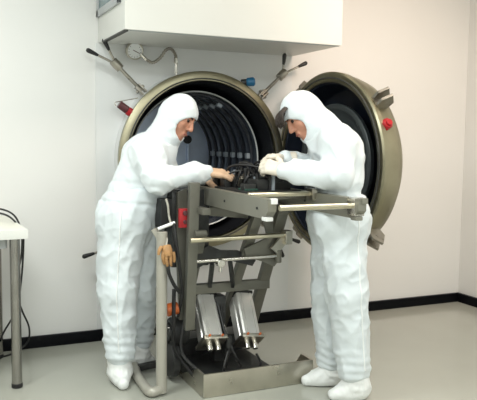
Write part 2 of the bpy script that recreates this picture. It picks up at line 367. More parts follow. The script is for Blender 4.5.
for x, yt, zt in ((1.20, 3.10, 0.795), (1.62, 3.045, 0.90)):
    b = B(); bar(b, (x, 3.46, 0.10), (x, yt, zt), 0.034, 0.058, 0.004, up=(1, 0, 0)); a = obj('lift_arm', b, M['frame'], lf)
    for y, z in ((3.46, 0.10), (yt, zt-0.01)):
        q = B(); cyl(q, (x-0.030, y, z), (x+0.030, y, z), 0.018); obj('pivot', q, M['frame'], a)
b = B(); bar(b, (1.44, 3.42, 0.20), (1.475, 3.02, 0.90), 0.034, 0.05, 0.004, up=(1, 0, 0)); obj('lift_arm', b, M['frame'], lf)
b = B(); bar(b, (1.165, 3.16, 0.30), (1.165, 3.10, 1.035), 0.036, 0.05, 0.004, up=(1, 0, 0)); obj('post', b, M['frame'], lf, 'tall gray left post')
b = B(); prism(b, [(1.118, 3.20, 0.98), (1.165, 3.20, 1.00), (1.165, 3.20, 0.34), (1.13, 3.20, 0.34), (1.118, 3.20, 0.62)], (0, 0.02, 0)); obj('side_plate', b, M['frame'], lf, 'gray plate on the left')
b = B(); box(b, (1.10, 3.235, 0.60), (1.30, 3.36, 0.99), 0.01); obj('control_housing', b, M['dark'], lf)
b = B(); box(b, (1.1024, 3.1300, 0.8140), (1.1632, 3.1500, 0.9072), 0.004)
rb = obj('switch_box', b, M['red'], lf, 'bright red switch box on the left post')
b = B(); c0 = V((1.1302, 3.1300, 0.8859)); cyl(b, c0, c0+V((0, -0.012, 0)), 0.012); c0 = V((1.1304, 3.1300, 0.8421)); cyl(b, c0, c0+V((0, -0.008, 0)), 0.010); obj('button', b, M['maroon'], rb)
b = B()
bar(b, (1.165, 3.255, 0.478), (1.65, 3.255, 0.478), 0.04, 0.05, 0.003)
obj('cross_beam', b, M['frame'], lf)
b = B(); bar(b, (1.18, 3.30, 0.885), (1.50, 3.20, 0.862), 0.03, 0.045, 0.003); obj('cross_beam', b, M['frame'], lf)
b = B(); prism(b, [(1.53, 3.09, 0.86), (1.645, 3.09, 0.87), (1.635, 3.09, 0.64), (1.60, 3.09, 0.60), (1.53, 3.09, 0.63), (1.44, 3.09, 0.66), (1.43, 3.09, 0.70), (1.56, 3.09, 0.75)], (0, 0.014, 0)); obj('gusset_plate', b, M['frame'], lf)
b = B(); prism(b, [(1.20, 3.14, 0.69), (1.26, 3.14, 0.72), (1.33, 3.14, 0.69), (1.42, 3.14, 0.685), (1.52, 3.14, 0.63), (1.50, 3.14, 0.60), (1.38, 3.14, 0.635), (1.24, 3.14, 0.625), (1.18, 3.14, 0.60)], (0, 0.02, 0))
obj('linkage_plate', b, M['dark'], lf)
b = B(); bar(b, (1.275, 3.13, 0.63), (1.29, 3.2, 0.50), 0.02, 0.03); bar(b, (1.37, 3.13, 0.64), (1.42, 3.2, 0.49), 0.018, 0.03); obj('linkage_bar', b, M['dark'], lf)
b = B(); cyl(b, (1.125, 3.04, 0.764), (1.665, 3.04, 0.768), 0.0125); ur = obj('cross_rod', b, M['rodm'], lf, 'upper pale brass-coloured rod')
b = B(); box(b, (1.625, 3.02, 0.72), (1.665, 3.07, 0.79), 0.006); prism(b, [(1.56, 3.05, 0.70), (1.64, 3.05, 0.78), (1.66, 3.05, 0.74), (1.60, 3.05, 0.67)], (0, 0.02, 0)); obj('rod_bracket', b, M['steel'], ur)
b = B(); cyl(b, (1.165, 3.06, 0.658), (1.605, 3.06, 0.660), 0.009); lr = obj('cross_rod', b, M['bright'], lf, 'lower thin steel rod')
b = B(); cyl(b, (1.607, 3.06, 0.625), (1.607, 3.06, 0.69), 0.016); obj('rod_end', b, M['frame'], lr)
b = B(); c0 = V((1.285, 3.05, 0.645)); cyl(b, c0+V((0, -0.02, 0)), c0+V((0, 0.02, 0)), 0.02); cyl(b, c0+V((0, 0, -0.045)), c0, 0.007); obj('rod_clamp', b, M['bright'], lr)
# actuators
def actuator(x, x2):
    a0, a1 = V(x), V(x2); d = (a1-a0).normalized()
    q = B(); mt = frame_mtx(a0, a1, (0, 1, 0.6)); L = (a1-a0).length; w, h = 0.047, 0.058
    pr_ = [(-w, -h+.008), (-w+.008, -h), (-.028, -h), (-.0265, -h+.004), (-.0235, -h+.004), (-.022, -h), (.022, -h), (.0235, -h+.004), (.0265, -h+.004), (.028, -h), (w-.008, -h), (w, -h+.008),
           (w, -.02), (w-.006, -.016), (w-.006, -.008), (w, -.004), (w, h-.008), (w-.008, h), (-w+.008, h), (-w, h-.008), (-w, -.004), (-w+.006, -.008), (-w+.006, -.016), (-w, -.02)]
    prism(q, [mt @ V((i, j, 0)) for i, j in pr_], d*L)
    a = obj('actuator', q, M['ali'], lf, 'silver finned actuator body')
    q = B(); box(q, (-w-.016, -h-.012, -0.020), (w+.016, h+.004, 0.0), 0.004, mt); obj('lower_cap', q, M['steel'], a)
    q = B(); box(q, (-w-.002, -h-.002, L), (w+.002, h+.002, L+0.016), 0.004, mt); obj('upper_cap', q, M['dark'], a)
    q = B()
    for s in (-1, 1): cyl(q, mt @ V((s*0.022, -0.02, -0.018)), mt @ V((s*0.022, -0.02, -0.062)), 0.014)
    obj('guide_rod', q, M['bright'], a)
    q = B()
    for s in (-1, 1): cyl(q, mt @ V((s*0.034, -h-.010, -0.006)), mt @ V((s*0.034, -h-.022, -0.006)), 0.006)
    for s in (-1, 1): box(q, mt @ V((s*0.028, 0, L+0.022))-V((.014, .012, .008)), mt @ V((s*0.028, 0, L+0.022))+V((.014, .012, .008)), 0.003)
    obj('port_fitting', q, M['orange'], a, 'rust orange fittings')
    return a
actuator((1.2696, 3.1250, 0.2385), (1.2830, 3.2800, 0.4113)); actuator((1.4738, 3.1250, 0.2261), (1.4966, 3.2800, 0.4036))
def act_hose(pts, r=0.006, m='black'):
    q = B(); tube(q, pts, r, 8, 8); return obj('air_hose', q, M[m], lf)
act_hose([(1.325, 3.30, 0.46), (1.335, 3.22, 0.42), (1.345, 3.15, 0.30), (1.35, 3.09, 0.2), (1.36, 3.14, 0.09)])
act_hose([(1.34, 3.31, 0.47), (1.36, 3.22, 0.40), (1.35, 3.16, 0.30), (1.37, 3.08, 0.19), (1.42, 3.09, 0.1)], 0.007)
act_hose([(1.36, 3.31, 0.45), (1.35, 3.24, 0.36), (1.375, 3.2, 0.28), (1.365, 3.12, 0.2)], 0.005, 'bright')
act_hose([(1.33, 3.05, 0.20), (1.30, 3.03, 0.12), (1.34, 3.06, 0.07), (1.45, 3.08, 0.06), (1.52, 3.07, 0.10), (1.50, 3.08, 0.16)], 0.006)
act_hose([(1.20, 3.22, 0.40), (1.14, 3.18, 0.30), (1.13, 3.16, 0.18), (1.2, 3.10, 0.10)], 0.009)
act_hose([(1.10, 3.2, 0.50), (1.085, 3.16, 0.36), (1.10, 3.18, 0.2), (1.19, 3.15, 0.06)], 0.010)
act_hose([(1.07, 3.12, 0.84), (1.08, 3.10, 0.72), (1.10, 3.11, 0.60), (1.12, 3.14, 0.48), (1.12, 3.2, 0.36)], 0.008)
act_hose([(1.04, 3.10, 0.70), (1.03, 3.08, 0.62), (1.06, 3.09, 0.55), (1.10, 3.12, 0.50)], 0.009)
b = B(); box(b, (1.325, 3.21, 0.10), (1.385, 3.29, 0.44), 0.006); box(b, (1.345, 3.12, 0.16), (1.385, 3.22, 0.24), 0.004); box(b, (1.335, 3.2, 0.3), (1.375, 3.24, 0.36), 0.004); cyl(b, (1.355, 3.1, 0.2), (1.355, 3.1, 0.26), 0.016)  # valve parts plus a tall dark box added to darken the gap
obj('valve_gap_filler', b, M['dark'], lf)
b = B(); cyl(b, (1.10, 3.28, 0.26), (1.19, 3.28, 0.26), 0.075, n=32); cyl(b, (1.085, 3.28, 0.26), (1.10, 3.28, 0.26), 0.05, n=32); mo = obj('drive_motor', b, M['dark'], lf)
b = B(); cyl(b, (1.078, 3.28, 0.26), (1.086, 3.28, 0.26), 0.022); bar(b, (1.083, 3.28, 0.26), (1.083, 3.23, 0.30), 0.01, 0.008); obj('shaft_end', b, M['bright'], mo)
b = B(); c0 = V((1.0896, 3.2000, 0.3953)); cyl(b, c0-V((0.03, 0, 0)), c0+V((0.03, 0, 0.01)), 0.032); obj('end_cap', b, M['orange'], mo, 'rust orange cap')
b = B(); c0 = V((1.12, 3.30, 0.12)); cyl(b, c0-V((0.02, 0, 0)), c0+V((0.02, 0, 0)), 0.10, n=36, bev=0.05); obj('drive_wheel', b, M['dark'], lf)
# push pole with curved foot
b = B(); tube(b, [(1.012, 3.127, 0.012), (1.012, 3.127, 0.4), (1.014, 3.13, 0.79)], 0.0265, 20, 1); cyl(b, (1.014, 3.13, 0.788), (1.014, 3.13, 0.80), 0.0265)
po = obj('push_pole', b, M['pole'], lf, 'tall beige upright pole')
b = B(); bar(b, (0.9838, 3.1600, 0.8105), (1.0328, 3.1100, 0.7136), 0.03, 0.02, 0.004); obj('pole_bracket', b, M['pole'], po)
b = B(); tube(b, [(1.012, 3.127, 0.030), (0.9546, 3.1119, 0.0260), (0.9499, 3.2312, 0.0260), (0.9585, 3.3690, 0.0260), (0.9867, 3.5067, 0.0270)], 0.024, 16, 10); obj('curved_foot', b, M['pole'], po)
b = B(); bar(b, (0.9852, 3.4629, 0.0300), (1.25, 3.44, 0.06), 0.032, 0.034, 0.006); obj('foot_bar', b, M['black'], lf, 'black bar joining the pole foot to the lift')
b = B(); cyl(b, (0.9974, 3.1400, 0.8124), (1.0760, 3.1200, 0.8429), 0.008); obj('lever', b, M['whitep'], lf, 'short white lever')
b = B(); box(b, (1.0446, 3.2400, 0.7978), (1.1621, 3.3400, 0.9454), 0.008); obj('side_pouch', b, M['black'], lf)
b = B(); tube(b, [(1.0503, 3.1800, 0.9516), (1.0539, 3.1600, 0.9193), (1.0591, 3.1600, 0.8706), (1.0626, 3.1400, 0.8338)], 0.0055, 8); obj('air_hose', b, M['pole'], lf)
# sliding platform rails
RZ = 1.0
def rail(x, y0, y1, pads):
    q = B(); 
    prism(q, [(x-0.02, y0, RZ), (x-0.02, y0+0.012, RZ), (x-0.02, y1, RZ), (x-0.02, y1, RZ-0.085), (x-0.02, y0+0.04, RZ-0.085), (x-0.02, y0, RZ-0.05)], (0.04, 0, 0))
    r = obj('rail', q, M['rail'], lf, 'long gray platform rail')
    q = B(); box(q, (x-0.006, y0-0.010, RZ-0.020), (x+0.022, y0+0.012, RZ+0.004), 0.004); box(q, (x-0.022, y0+0.010, RZ-0.093), (x+0.012, y0+0.055, RZ-0.075), 0.006)
    obj('end_pad', q, M['whitep'] if pads else M['rail'], r)
    q = B()
    for y in (y0+0.1, y0+0.45): cyl(q, (x-0.024, y, RZ-0.045), (x-0.019, y, RZ-0.045), 0.006, n=6)
    obj('bolt', q, M['dark'], r)
rail(1.290, 2.52, 3.78, True); rail(1.665, 2.42, 3.78, False)
b = B(); cyl(b, (1.30, 2.475, 0.968), (1.650, 2.475, 0.968), 0.0125); fr = obj('cross_rod', b, M['rodm'], lf, 'front pale rod of the platform')
b = B(); box(b, (1.640, 2.44, 0.925), (1.692, 2.50, 1.004), 0.006); obj('rod_bracket', b, M['bright'], fr)
b = B(); cyl(b, (1.31, 2.80, 0.995), (1.650, 2.80, 0.995), 0.0115); rr = obj('cross_rod', b, M['rodm'], lf, 'rear pale rod of the platform')
b = B(); box(b, (1.628, 2.77, 0.965), (1.655, 2.83, 1.02), 0.006); obj('rod_bracket', b, M['steel'], rr)
b = B(); box(b, (1.312, 2.86, 0.965), (1.643, 3.75, 0.985), 0.003); obj('platform_plate', b, M['frame'], lf)
b = B()
for x in (1.20, 1.62): box(b, (x-0.02, 3.02, 0.885), (x+0.02, 3.5, 0.915), 0.003)
for y in (3.45,): box(b, (1.18, y-0.02, 0.895), (1.65, y+0.02, 0.965), 0.003)
obj('carriage', b, M['frame'], lf)

# ------------------------------------------------------------------ test equipment on the platform
eq = thing('test_equipment', (1.48, 3.12, 0.985), 'black test hardware with loose cables lying on the lift platform', 'equipment')
b = B(); box(b, (1.33, 2.88, 0.9855), (1.63, 3.42, 1.005), 0.004); obj('base_plate', b, M['dark'], eq)
random.seed(3)
b = B()
for k in range(16):
    x, y = random.uniform(1.36, 1.60), random.uniform(2.93, 3.36); w, d_, h = random.uniform(.015, .035), random.uniform(.015, .04), random.uniform(.02, .07)
    box(b, (x-w, y-d_, 1.004), (x+w, y+d_, 1.005+h), 0.003)
box(b, (1.42, 2.93, 1.004), (1.60, 3.22, 1.055), 0.006)
obj('module', b, M['dark'], eq)
b = B(); box(b, (1.50, 2.98, 1.056), (1.59, 3.10, 1.085), 0.005); obj('module', b, M['black'], eq)
b = B()
for k in range(9):
    x, y = random.uniform(1.36, 1.59), random.uniform(2.92, 3.36); h = random.uniform(.04, .10); cyl(b, (x, y, 1.004), (x, y, 1.005+h), random.uniform(.006, .014), n=12)
obj('terminal_post', b, M['black'], eq)
for k in range(12):
    x0, y0, x1, y1 = random.uniform(1.36, 1.5), random.uniform(2.95, 3.36), random.uniform(1.46, 1.61), random.uniform(2.92, 3.3); z = random.uniform(.06, .13)
    b = B(); tube(b, [(x0, y0, 1.01), (x0+.02, y0-.02, 1.0+z), ((x0+x1)/2, (y0+y1)/2, 1.01+z), (x1-.01, y1, 1.0+z*.7), (x1, y1, 1.01)], 0.0055, 8); obj('cable', b, M['black'], eq)
b = B()
for k in range(12):
    x, y = random.uniform(1.36, 1.58), random.uniform(2.90, 3.3); box(b, (x, y, 1.004), (x+.014, y+.018, 1.056+random.uniform(.008, .03)), 0.002)
obj('connector', b, M['pad'], eq, 'small pale connectors')
b = B(); box(b, (1.345, 2.90, 1.006), (1.41, 2.98, 1.014), 0.002); obj('circuit_board', b, M['green'], eq, 'green board')
b = B(); cyl(b, (1.40, 3.10, 1.02), (1.40, 3.06, 1.06), 0.010); cyl(b, (1.49, 3.02, 1.05), (1.49, 3.0, 1.09), 0.012); obj('knurled_cap', b, M['steel'], eq)
# tan glove hanging at the pole
wg = thing('work_glove', (1.0313, 3.0900, 0.6591), 'tan leather work glove hanging beside the beige upright pole', 'glove')
b = B()
tube(b, [(1.0245, 3.1000, 0.7348), (1.0262, 3.0900, 0.7122), (1.0296, 3.0850, 0.6889)], lambda t: 0.026-0.006*abs(t-0.5), 12, 6, 1.0); obj('palm', b, M['tan'], wg)
for px_pts in ([(1.0072, 3.0850, 0.7093), (1.0032, 3.0800, 0.6817), (1.0123, 3.0850, 0.6515)], [(1.0205, 3.0800, 0.6998), (1.0189, 3.0750, 0.6720), (1.0256, 3.0800, 0.6420)], [(1.0378, 3.0800, 0.6988), (1.0387, 3.0750, 0.6708), (1.0430, 3.0800, 0.6408)], [(1.0545, 3.0850, 0.7066), (1.0578, 3.0800, 0.6832), (1.0597, 3.0850, 0.6581)], [(0.9989, 3.0900, 0.7329), (0.9875, 3.0850, 0.7200), (0.9826, 3.0850, 0.6964)]):
    b = B(); tube(b, px_pts, lambda t: 0.0095*(1-0.35*t*t), 10, 5); obj('finger', b, M['tan'], wg)
b = B(); tube(b, [(1.0245, 3.1000, 0.7348), (1.0327, 3.1100, 0.7618), (1.0310, 3.1200, 0.7798)], 0.005, 8); obj('hanging_loop', b, M['pole'], wg)

# ------------------------------------------------------------------ table and cables at left
tb = thing('laboratory_table', (0.0, 3.78, 0.0), 'cream topped table with round steel legs at the left wall', 'table')
ta = math.radians(3.0); TM = Matrix.Translation((0.405, 3.45, 0)) @ Matrix.Rotation(ta, 4, 'Z') @ Matrix.Translation((-0.405, -3.45, 0))
b = B(); box(b, (-1.25, 3.43, 0.762), (0.43, 4.085, 0.797), 0.004, TM); tt = obj('tabletop', b, M['table'], tb)
b = B(); box(b, (-1.252, 3.427, 0.753), (0.432, 3.434, 0.798), 0.002, TM); box(b, (0.429, 3.427, 0.753), (0.434, 4.085, 0.798), 0.002, TM); obj('edge_band', b, M['edge'], tt)
b = B(); box(b, (-1.15, 3.50, 0.70), (0.34, 3.52, 0.762), 0.003, TM); box(b, (0.33, 3.52, 0.70), (0.35, 3.98, 0.762), 0.003, TM); obj('apron', b, M['gray_paint'], tb)
for x, y in ((0.382, 3.495), (0.368, 4.01), (-1.2, 3.495), (-1.2, 4.0)):
    p = TM @ V((x, y, 0))
    b = B(); cyl(b, (p.x, p.y, 0.02), (p.x, p.y, 0.762), 0.025, n=28, bev=0.04); lg = obj('leg', b, M['tleg'], tb)
    b = B(); cyl(b, (p.x, p.y, 0.0), (p.x, p.y, 0.026), 0.027, n=28); obj('foot', b, M['black'], lg, 'black foot cap')
b = B(); tube(b, [(-0.3, 3.83, 0.803), (-0.05, 3.80, 0.815), (0.16, 3.82, 0.845), (0.30, 3.80, 0.848), (0.385, 3.76, 0.825), (0.44, 3.72, 0.75), (0.45, 3.74, 0.66), (0.44, 3.80, 0.45), (0.42, 3.86, 0.30), (0.36, 3.94, 0.16), (0.33, 4.03, 0.05), (0.24, 4.06, 0.008), (0.10, 4.05, 0.008)], 0.0052, 8, 10)
tag(obj('power_cable', b, M['black']), 'black cable looping over the table corner, kinked toward the back leg', 'cable')
b = B(); tube(b, [(-0.3, 3.88, 0.803), (0.0, 3.87, 0.83), (0.2, 3.90, 0.86), (0.32, 3.88, 0.862), (0.41, 3.83, 0.83), (0.447, 3.80, 0.74), (0.45, 3.84, 0.6), (0.42, 3.88, 0.42), (0.46, 3.94, 0.28), (0.505, 4.0, 0.16), (0.50, 4.05, 0.06), (0.42, 4.04, 0.008), (0.30, 3.98, 0.008), (0.12, 4.0, 0.008)], 0.0052, 8, 10)
tag(obj('power_cable', b, M['black']), 'black cable hanging from the table, bowed out against the wall', 'cable')
b = B(); box(b, (0.02, 3.86, 0.0), (0.32, 3.93, 0.045), 0.008, TM); ps = obj('power_strip', b, M['black']); tag(ps, 'black power strip on the floor under the table', 'power strip')

# ------------------------------------------------------------------ soft bodies: distance fields turned into one smooth mesh
class Field:
    def __init__(s, lo, hi, h):
        s.h = h; s.lo = np.array(lo, np.float32); s.n = np.ceil((np.array(hi)-np.array(lo))/h).astype(int)+1
        s.f = np.full(tuple(s.n), 9.0, np.float32)
        s.ax = [s.lo[i]+h*np.arange(s.n[i], dtype=np.float32) for i in range(3)]
    def _win(s, lo, hi):
        a = np.clip(np.floor((np.array(lo)-s.lo)/s.h).astype(int), 0, s.n-1); e = np.clip(np.ceil((np.array(hi)-s.lo)/s.h).astype(int)+1, 1, s.n)
        sl = tuple(slice(a[i], e[i]) for i in range(3))
        return sl, s.ax[0][sl[0]][:, None, None], s.ax[1][sl[1]][None, :, None], s.ax[2][sl[2]][None, None, :]
    def _put(s, sl, d, k, op):
        g = s.f[sl]
        if op == 'add':
            m = np.minimum(g, d)
            if k > 0: q = np.maximum(k-np.abs(g-d), 0)/k; m = m-q*q*k*0.25
        else:
            d = -d; m = np.maximum(g, d)
            if k > 0: q = np.maximum(k-np.abs(g-d), 0)/k; m = m+q*q*k*0.25
        s.f[sl] = m
    def cap(s, a, b, ra, rb=None, k=0.02, op='add'):
        rb = ra if rb is None else rb; a = np.array(a, np.float32); b = np.array(b, np.float32); R = max(ra, rb)+k+0.03
        sl, X, Y, Z = s._win(np.minimum(a, b)-R, np.maximum(a, b)+R)
        d = b-a; L2 = max(float(d@d), 1e-9)
        t = np.clip(((X-a[0])*d[0]+(Y-a[1])*d[1]+(Z-a[2])*d[2])/L2, 0, 1)
        r = np.sqrt((X-a[0]-t*d[0])**2+(Y-a[1]-t*d[1])**2+(Z-a[2]-t*d[2])**2)-(ra+(rb-ra)*t)
        s._put(sl, r, k, op)
    def ell(s, c, F, U, R, rad, k=0.02, op='add'):              # axes F, U, R with three radii
        c = np.array(c, np.float32); m = max(rad)+k+0.03
        sl, X, Y, Z = s._win(c-m, c+m); X = X-c[0]; Y = Y-c[1]; Z = Z-c[2]
        q = [(X*A[0]+Y*A[1]+Z*A[2]) for A in (F, U, R)]
        k0 = np.sqrt(sum((q[i]/rad[i])**2 for i in range(3)))+1e-6; k1 = np.sqrt(sum((q[i]/rad[i]**2)**2 for i in range(3)))+1e-6
        s._put(sl, k0*(k0-1)/k1, k, op)
    def above(s, z, k=0.0):                                       # keep what is above height z
        s.f = np.maximum(s.f, (z-s.ax[2])[None, None, :])
    def plane(s, p, n):                                           # cut away the side n points to
        s.f = np.maximum(s.f, (s.ax[0][:, None, None]-p[0])*n[0]+(s.ax[1][None, :, None]-p[1])*n[1]+(s.ax[2][None, None, :]-p[2])*n[2])
    def mesh(s, name, displace=None, relax=2):
        f = s.f; n = s.n; ins = f < 0
        c = np.zeros(tuple(n-1), np.int8)
        for i in (0, 1):
            for j in (0, 1):
                for k in (0, 1): c += ins[i:n[0]-1+i, j:n[1]-1+j, k:n[2]-1+k]
        act = (c > 0) & (c < 8); idx = np.full(act.shape, -1, np.int64); cells = np.argwhere(act); idx[act] = np.arange(len(cells))
        acc = np.zeros((len(cells), 3)); cnt = np.zeros(len(cells))
        cor = [(i, j, k) for i in (0, 1) for j in (0, 1) for k in (0, 1)]
        val = {q: f[cells[:, 0]+q[0], cells[:, 1]+q[1], cells[:, 2]+q[2]] for q in cor}
        for q in cor:
            for ax in range(3):
                if q[ax]: continue
                r = list(q); r[ax] = 1; r = tuple(r); a, b_ = val[q], val[r]; x = (a < 0) != (b_ < 0)
                t = np.where(x, a/np.where(x, a-b_, 1), 0); p = np.array(q, float)[None, :].repeat(len(cells), 0); p[:, ax] += t
                acc[x] += p[x]; cnt[x] += 1
        P = (cells+acc/cnt[:, None])*s.h+s.lo
        quads = []
        for ax in range(3):
            o1, o2 = [(1, 2), (2, 0), (0, 1)][ax]
            sl0 = [slice(1, None)]*3; sl0[ax] = slice(0, n[ax]-1); sl1 = list(sl0); sl1[ax] = slice(1, n[ax])
            A = ins[tuple(sl0)]; Bq = ins[tuple(sl1)]; e = np.argwhere(A != Bq); flip = A[tuple(e.T)]
            base = e.copy(); base[:, o1] += 1; base[:, o2] += 1
            ok = (base[:, o1] < n[o1]-1) & (base[:, o2] < n[o2]-1); base = base[ok]; flip = flip[ok]
            def I(d1, d2):
                q = base.copy(); q[:, o1] -= d1; q[:, o2] -= d2; return idx[tuple(q.T)]
            Q = np.stack([I(1, 1), I(0, 1), I(0, 0), I(1, 0)], 1); Q[~flip] = Q[~flip][:, ::-1]; quads.append(Q)
        Q = np.concatenate(quads); Q = Q[(Q >= 0).all(1)]
        E = np.concatenate([Q[:, [0, 1]], Q[:, [1, 2]], Q[:, [2, 3]], Q[:, [3, 0]]]); 
        def smooth(P, it):
            for _ in range(it):
                S = np.zeros_like(P); C = np.zeros(len(P))
                for a, b_ in ((0, 1), (1, 0)):
                    for d in range(3): S[:, d] += np.bincount(E[:, a], P[E[:, b_], d], len(P))
                    C += np.bincount(E[:, a], minlength=len(P))
                P = P*0.5+0.5*S/np.maximum(C, 1)[:, None]
            return P
        P = smooth(P, relax)
        if displace:
            N = np.zeros_like(P); fn = np.cross(P[Q[:, 2]]-P[Q[:, 0]], P[Q[:, 3]]-P[Q[:, 1]])
            for c_ in range(4):
                for d in range(3): N[:, d] += np.bincount(Q[:, c_], fn[:, d], len(P))
            N /= np.linalg.norm(N, axis=1)[:, None]+1e-9
            P = P+N*displace(P)[:, None]; P = smooth(P, 1)
        me = bpy.data.meshes.new(name); me.from_pydata(P.tolist(), [], Q.tolist()); me.polygons.foreach_set('use_smooth', [True]*len(Q)); me.update()
        return me
def hsh(i, j, k, seed):
    q = np.sin(i*127.1+j*311.7+k*74.7+seed*53.3)*43758.5453; return q-np.floor(q)
def vnoise(P, seed=0):
    I = np.floor(P); F = P-I; F = F*F*(3-2*F); out = 0
    for a in (0, 1):
        for b_ in (0, 1):
            for c in (0, 1):
                w = (F[:, 0] if a else 1-F[:, 0])*(F[:, 1] if b_ else 1-F[:, 1])*(F[:, 2] if c else 1-F[:, 2])
                out = out+w*hsh(I[:, 0]+a, I[:, 1]+b_, I[:, 2]+c, seed)
    return out
def ridge(P, seed): return 1-np.abs(2*vnoise(P, seed)-1)          # sharp creases
def crease(P, seed): return ridge(P, seed)**2.5
def A(p): return np.array(p, float)
def unit(v): v = np.array(v, float); return v/np.linalg.norm(v)
RT = np.array([0.9114, -0.4115, 0.0]); DP = np.array([0.4115, 0.9114, 0.0]); UP = np.array([0, 0, 1.0])

def hand(F, W, d, back, thumb, curl=(0.5, 0.6), spread=0.10, dr=0.0, k=0.004, size=1.0, tcurl=0.3):
    # W wrist, d finger direction, back = back of the hand, thumb = thumb side
    d = unit(d); back = unit(A(back)-d*np.dot(back, d)); th = np.cross(d, back); th = th if np.dot(th, thumb) > 0 else -th
    s = size; P = lambda u, v, w: A(W)+s*(d*u+th*v+back*w)
    F.cap(P(-0.03, 0, 0), P(0.01, 0, 0), 0.026*s+dr, 0.027*s+dr, 0.02)
    for v, L in ((-0.026, 0.075), (-0.009, 0.083), (0.009, 0.085), (0.026, 0.082)):   # metacarpals make the palm
        F.cap(P(0.012, v*0.6, 0), P(L, v, 0.002), 0.0145*s+dr, 0.0118*s+dr, 0.012)
    for v, L0, ln in ((-0.027, 0.076, 0.052), (-0.0095, 0.085, 0.066), (0.009, 0.087, 0.072), (0.027, 0.083, 0.064)):
        p = P(L0, v, 0.002); sp = v/0.027*spread; ang = curl[0]
        for seg, fr in enumerate((0.44, 0.32, 0.24)):
            q = p+s*ln*fr*1.05*(d*math.cos(ang)*math.cos(sp)+th*math.sin(sp)*math.cos(ang)-back*math.sin(ang))
            r0 = (0.0098-0.0009*seg-(0.001 if v < -0.02 else 0))*s+dr; F.cap(p, q, r0, r0-0.0008, k); p = q; ang += curl[1]
    p = P(0.018, 0.022, -0.006); dirs = unit(d*0.55+th*0.75-back*0.25)
    for seg, ln in enumerate((0.046, 0.032, 0.026)):
        q = p+s*ln*dirs; F.cap(p, q, (0.0145-0.002*seg)*s+dr, (0.012-0.0015*seg)*s+dr, 0.006); p = q
        dirs = unit(dirs+(d*0.8-th*0.6)*tcurl-back*0.15*tcurl)
    return th

HS = 0.92
class Scaled:                                                     # same calls, lengths times HS about a centre
    def __init__(s, F, c): s.F, s.c = F, A(c)
    def p(s, q): return s.c+(A(q)-s.c)*HS
    def ell(s, c, f, u, r, rad, k=0.02, op='add'): s.F.ell(s.p(c), f, u, r, tuple(x*HS for x in rad), k*HS, op)
    def cap(s, a, b, ra, rb=None, k=0.02, op='add'): s.F.cap(s.p(a), s.p(b), ra*HS, (ra if rb is None else rb)*HS, k*HS, op)
def head(F, c, f, u, r):
    F = Scaled(F, c)
    P = lambda a, b_, s_=0: A(c)+f*a+u*b_+r*s_
    F.ell(P(-0.008, 0.025), f, u, r, (0.097, 0.092, 0.076), 0.01)
    F.ell(P(0.028, -0.045), f, u, r, (0.062, 0.068, 0.056), 0.03)                    # jaw
    F.cap(P(0.070, -0.098, -0.010), P(0.070, -0.098, 0.010), 0.017, 0.017, 0.025)     # chin
    F.cap(P(0.070, 0.038, -0.028), P(0.070, 0.038, 0.028), 0.017, 0.017, 0.015)       # brow
    for s_ in (-1, 1):
        F.ell(P(0.090, 0.012, s_*0.031), f, u, r, (0.014, 0.012, 0.017), 0.012, 'sub')  # eye sockets
        F.cap(P(0.060, -0.018, s_*0.043), P(0.055, -0.030, s_*0.040), 0.022, 0.022, 0.02)  # cheeks
        F.ell(P(0.0775, 0.012, s_*0.031), f, u, r, (0.011, 0.010, 0.013), 0.004)
        F.cap(P(-0.005, 0.010, s_*0.076), P(-0.012, -0.030, s_*0.072), 0.012, 0.008, 0.008)  # ears
    F.cap(P(0.088, 0.022), P(0.110, -0.024), 0.008, 0.013, 0.010)                      # nose
    for s_ in (-1, 1): F.cap(P(0.098, -0.028, s_*0.010), P(0.095, -0.030, s_*0.013), 0.0075, 0.0075, 0.006)
    F.cap(P(0.090, -0.056, -0.016), P(0.090, -0.056, 0.016), 0.0075, 0.0075, 0.006)   # lips
    F.cap(P(0.088, -0.070, -0.013), P(0.088, -0.070, 0.013), 0.0080, 0.0080, 0.006)
    F.cap(P(0.099, -0.0635, -0.018), P(0.099, -0.0635, 0.018), 0.0022, 0.0022, 0.003, 'sub')

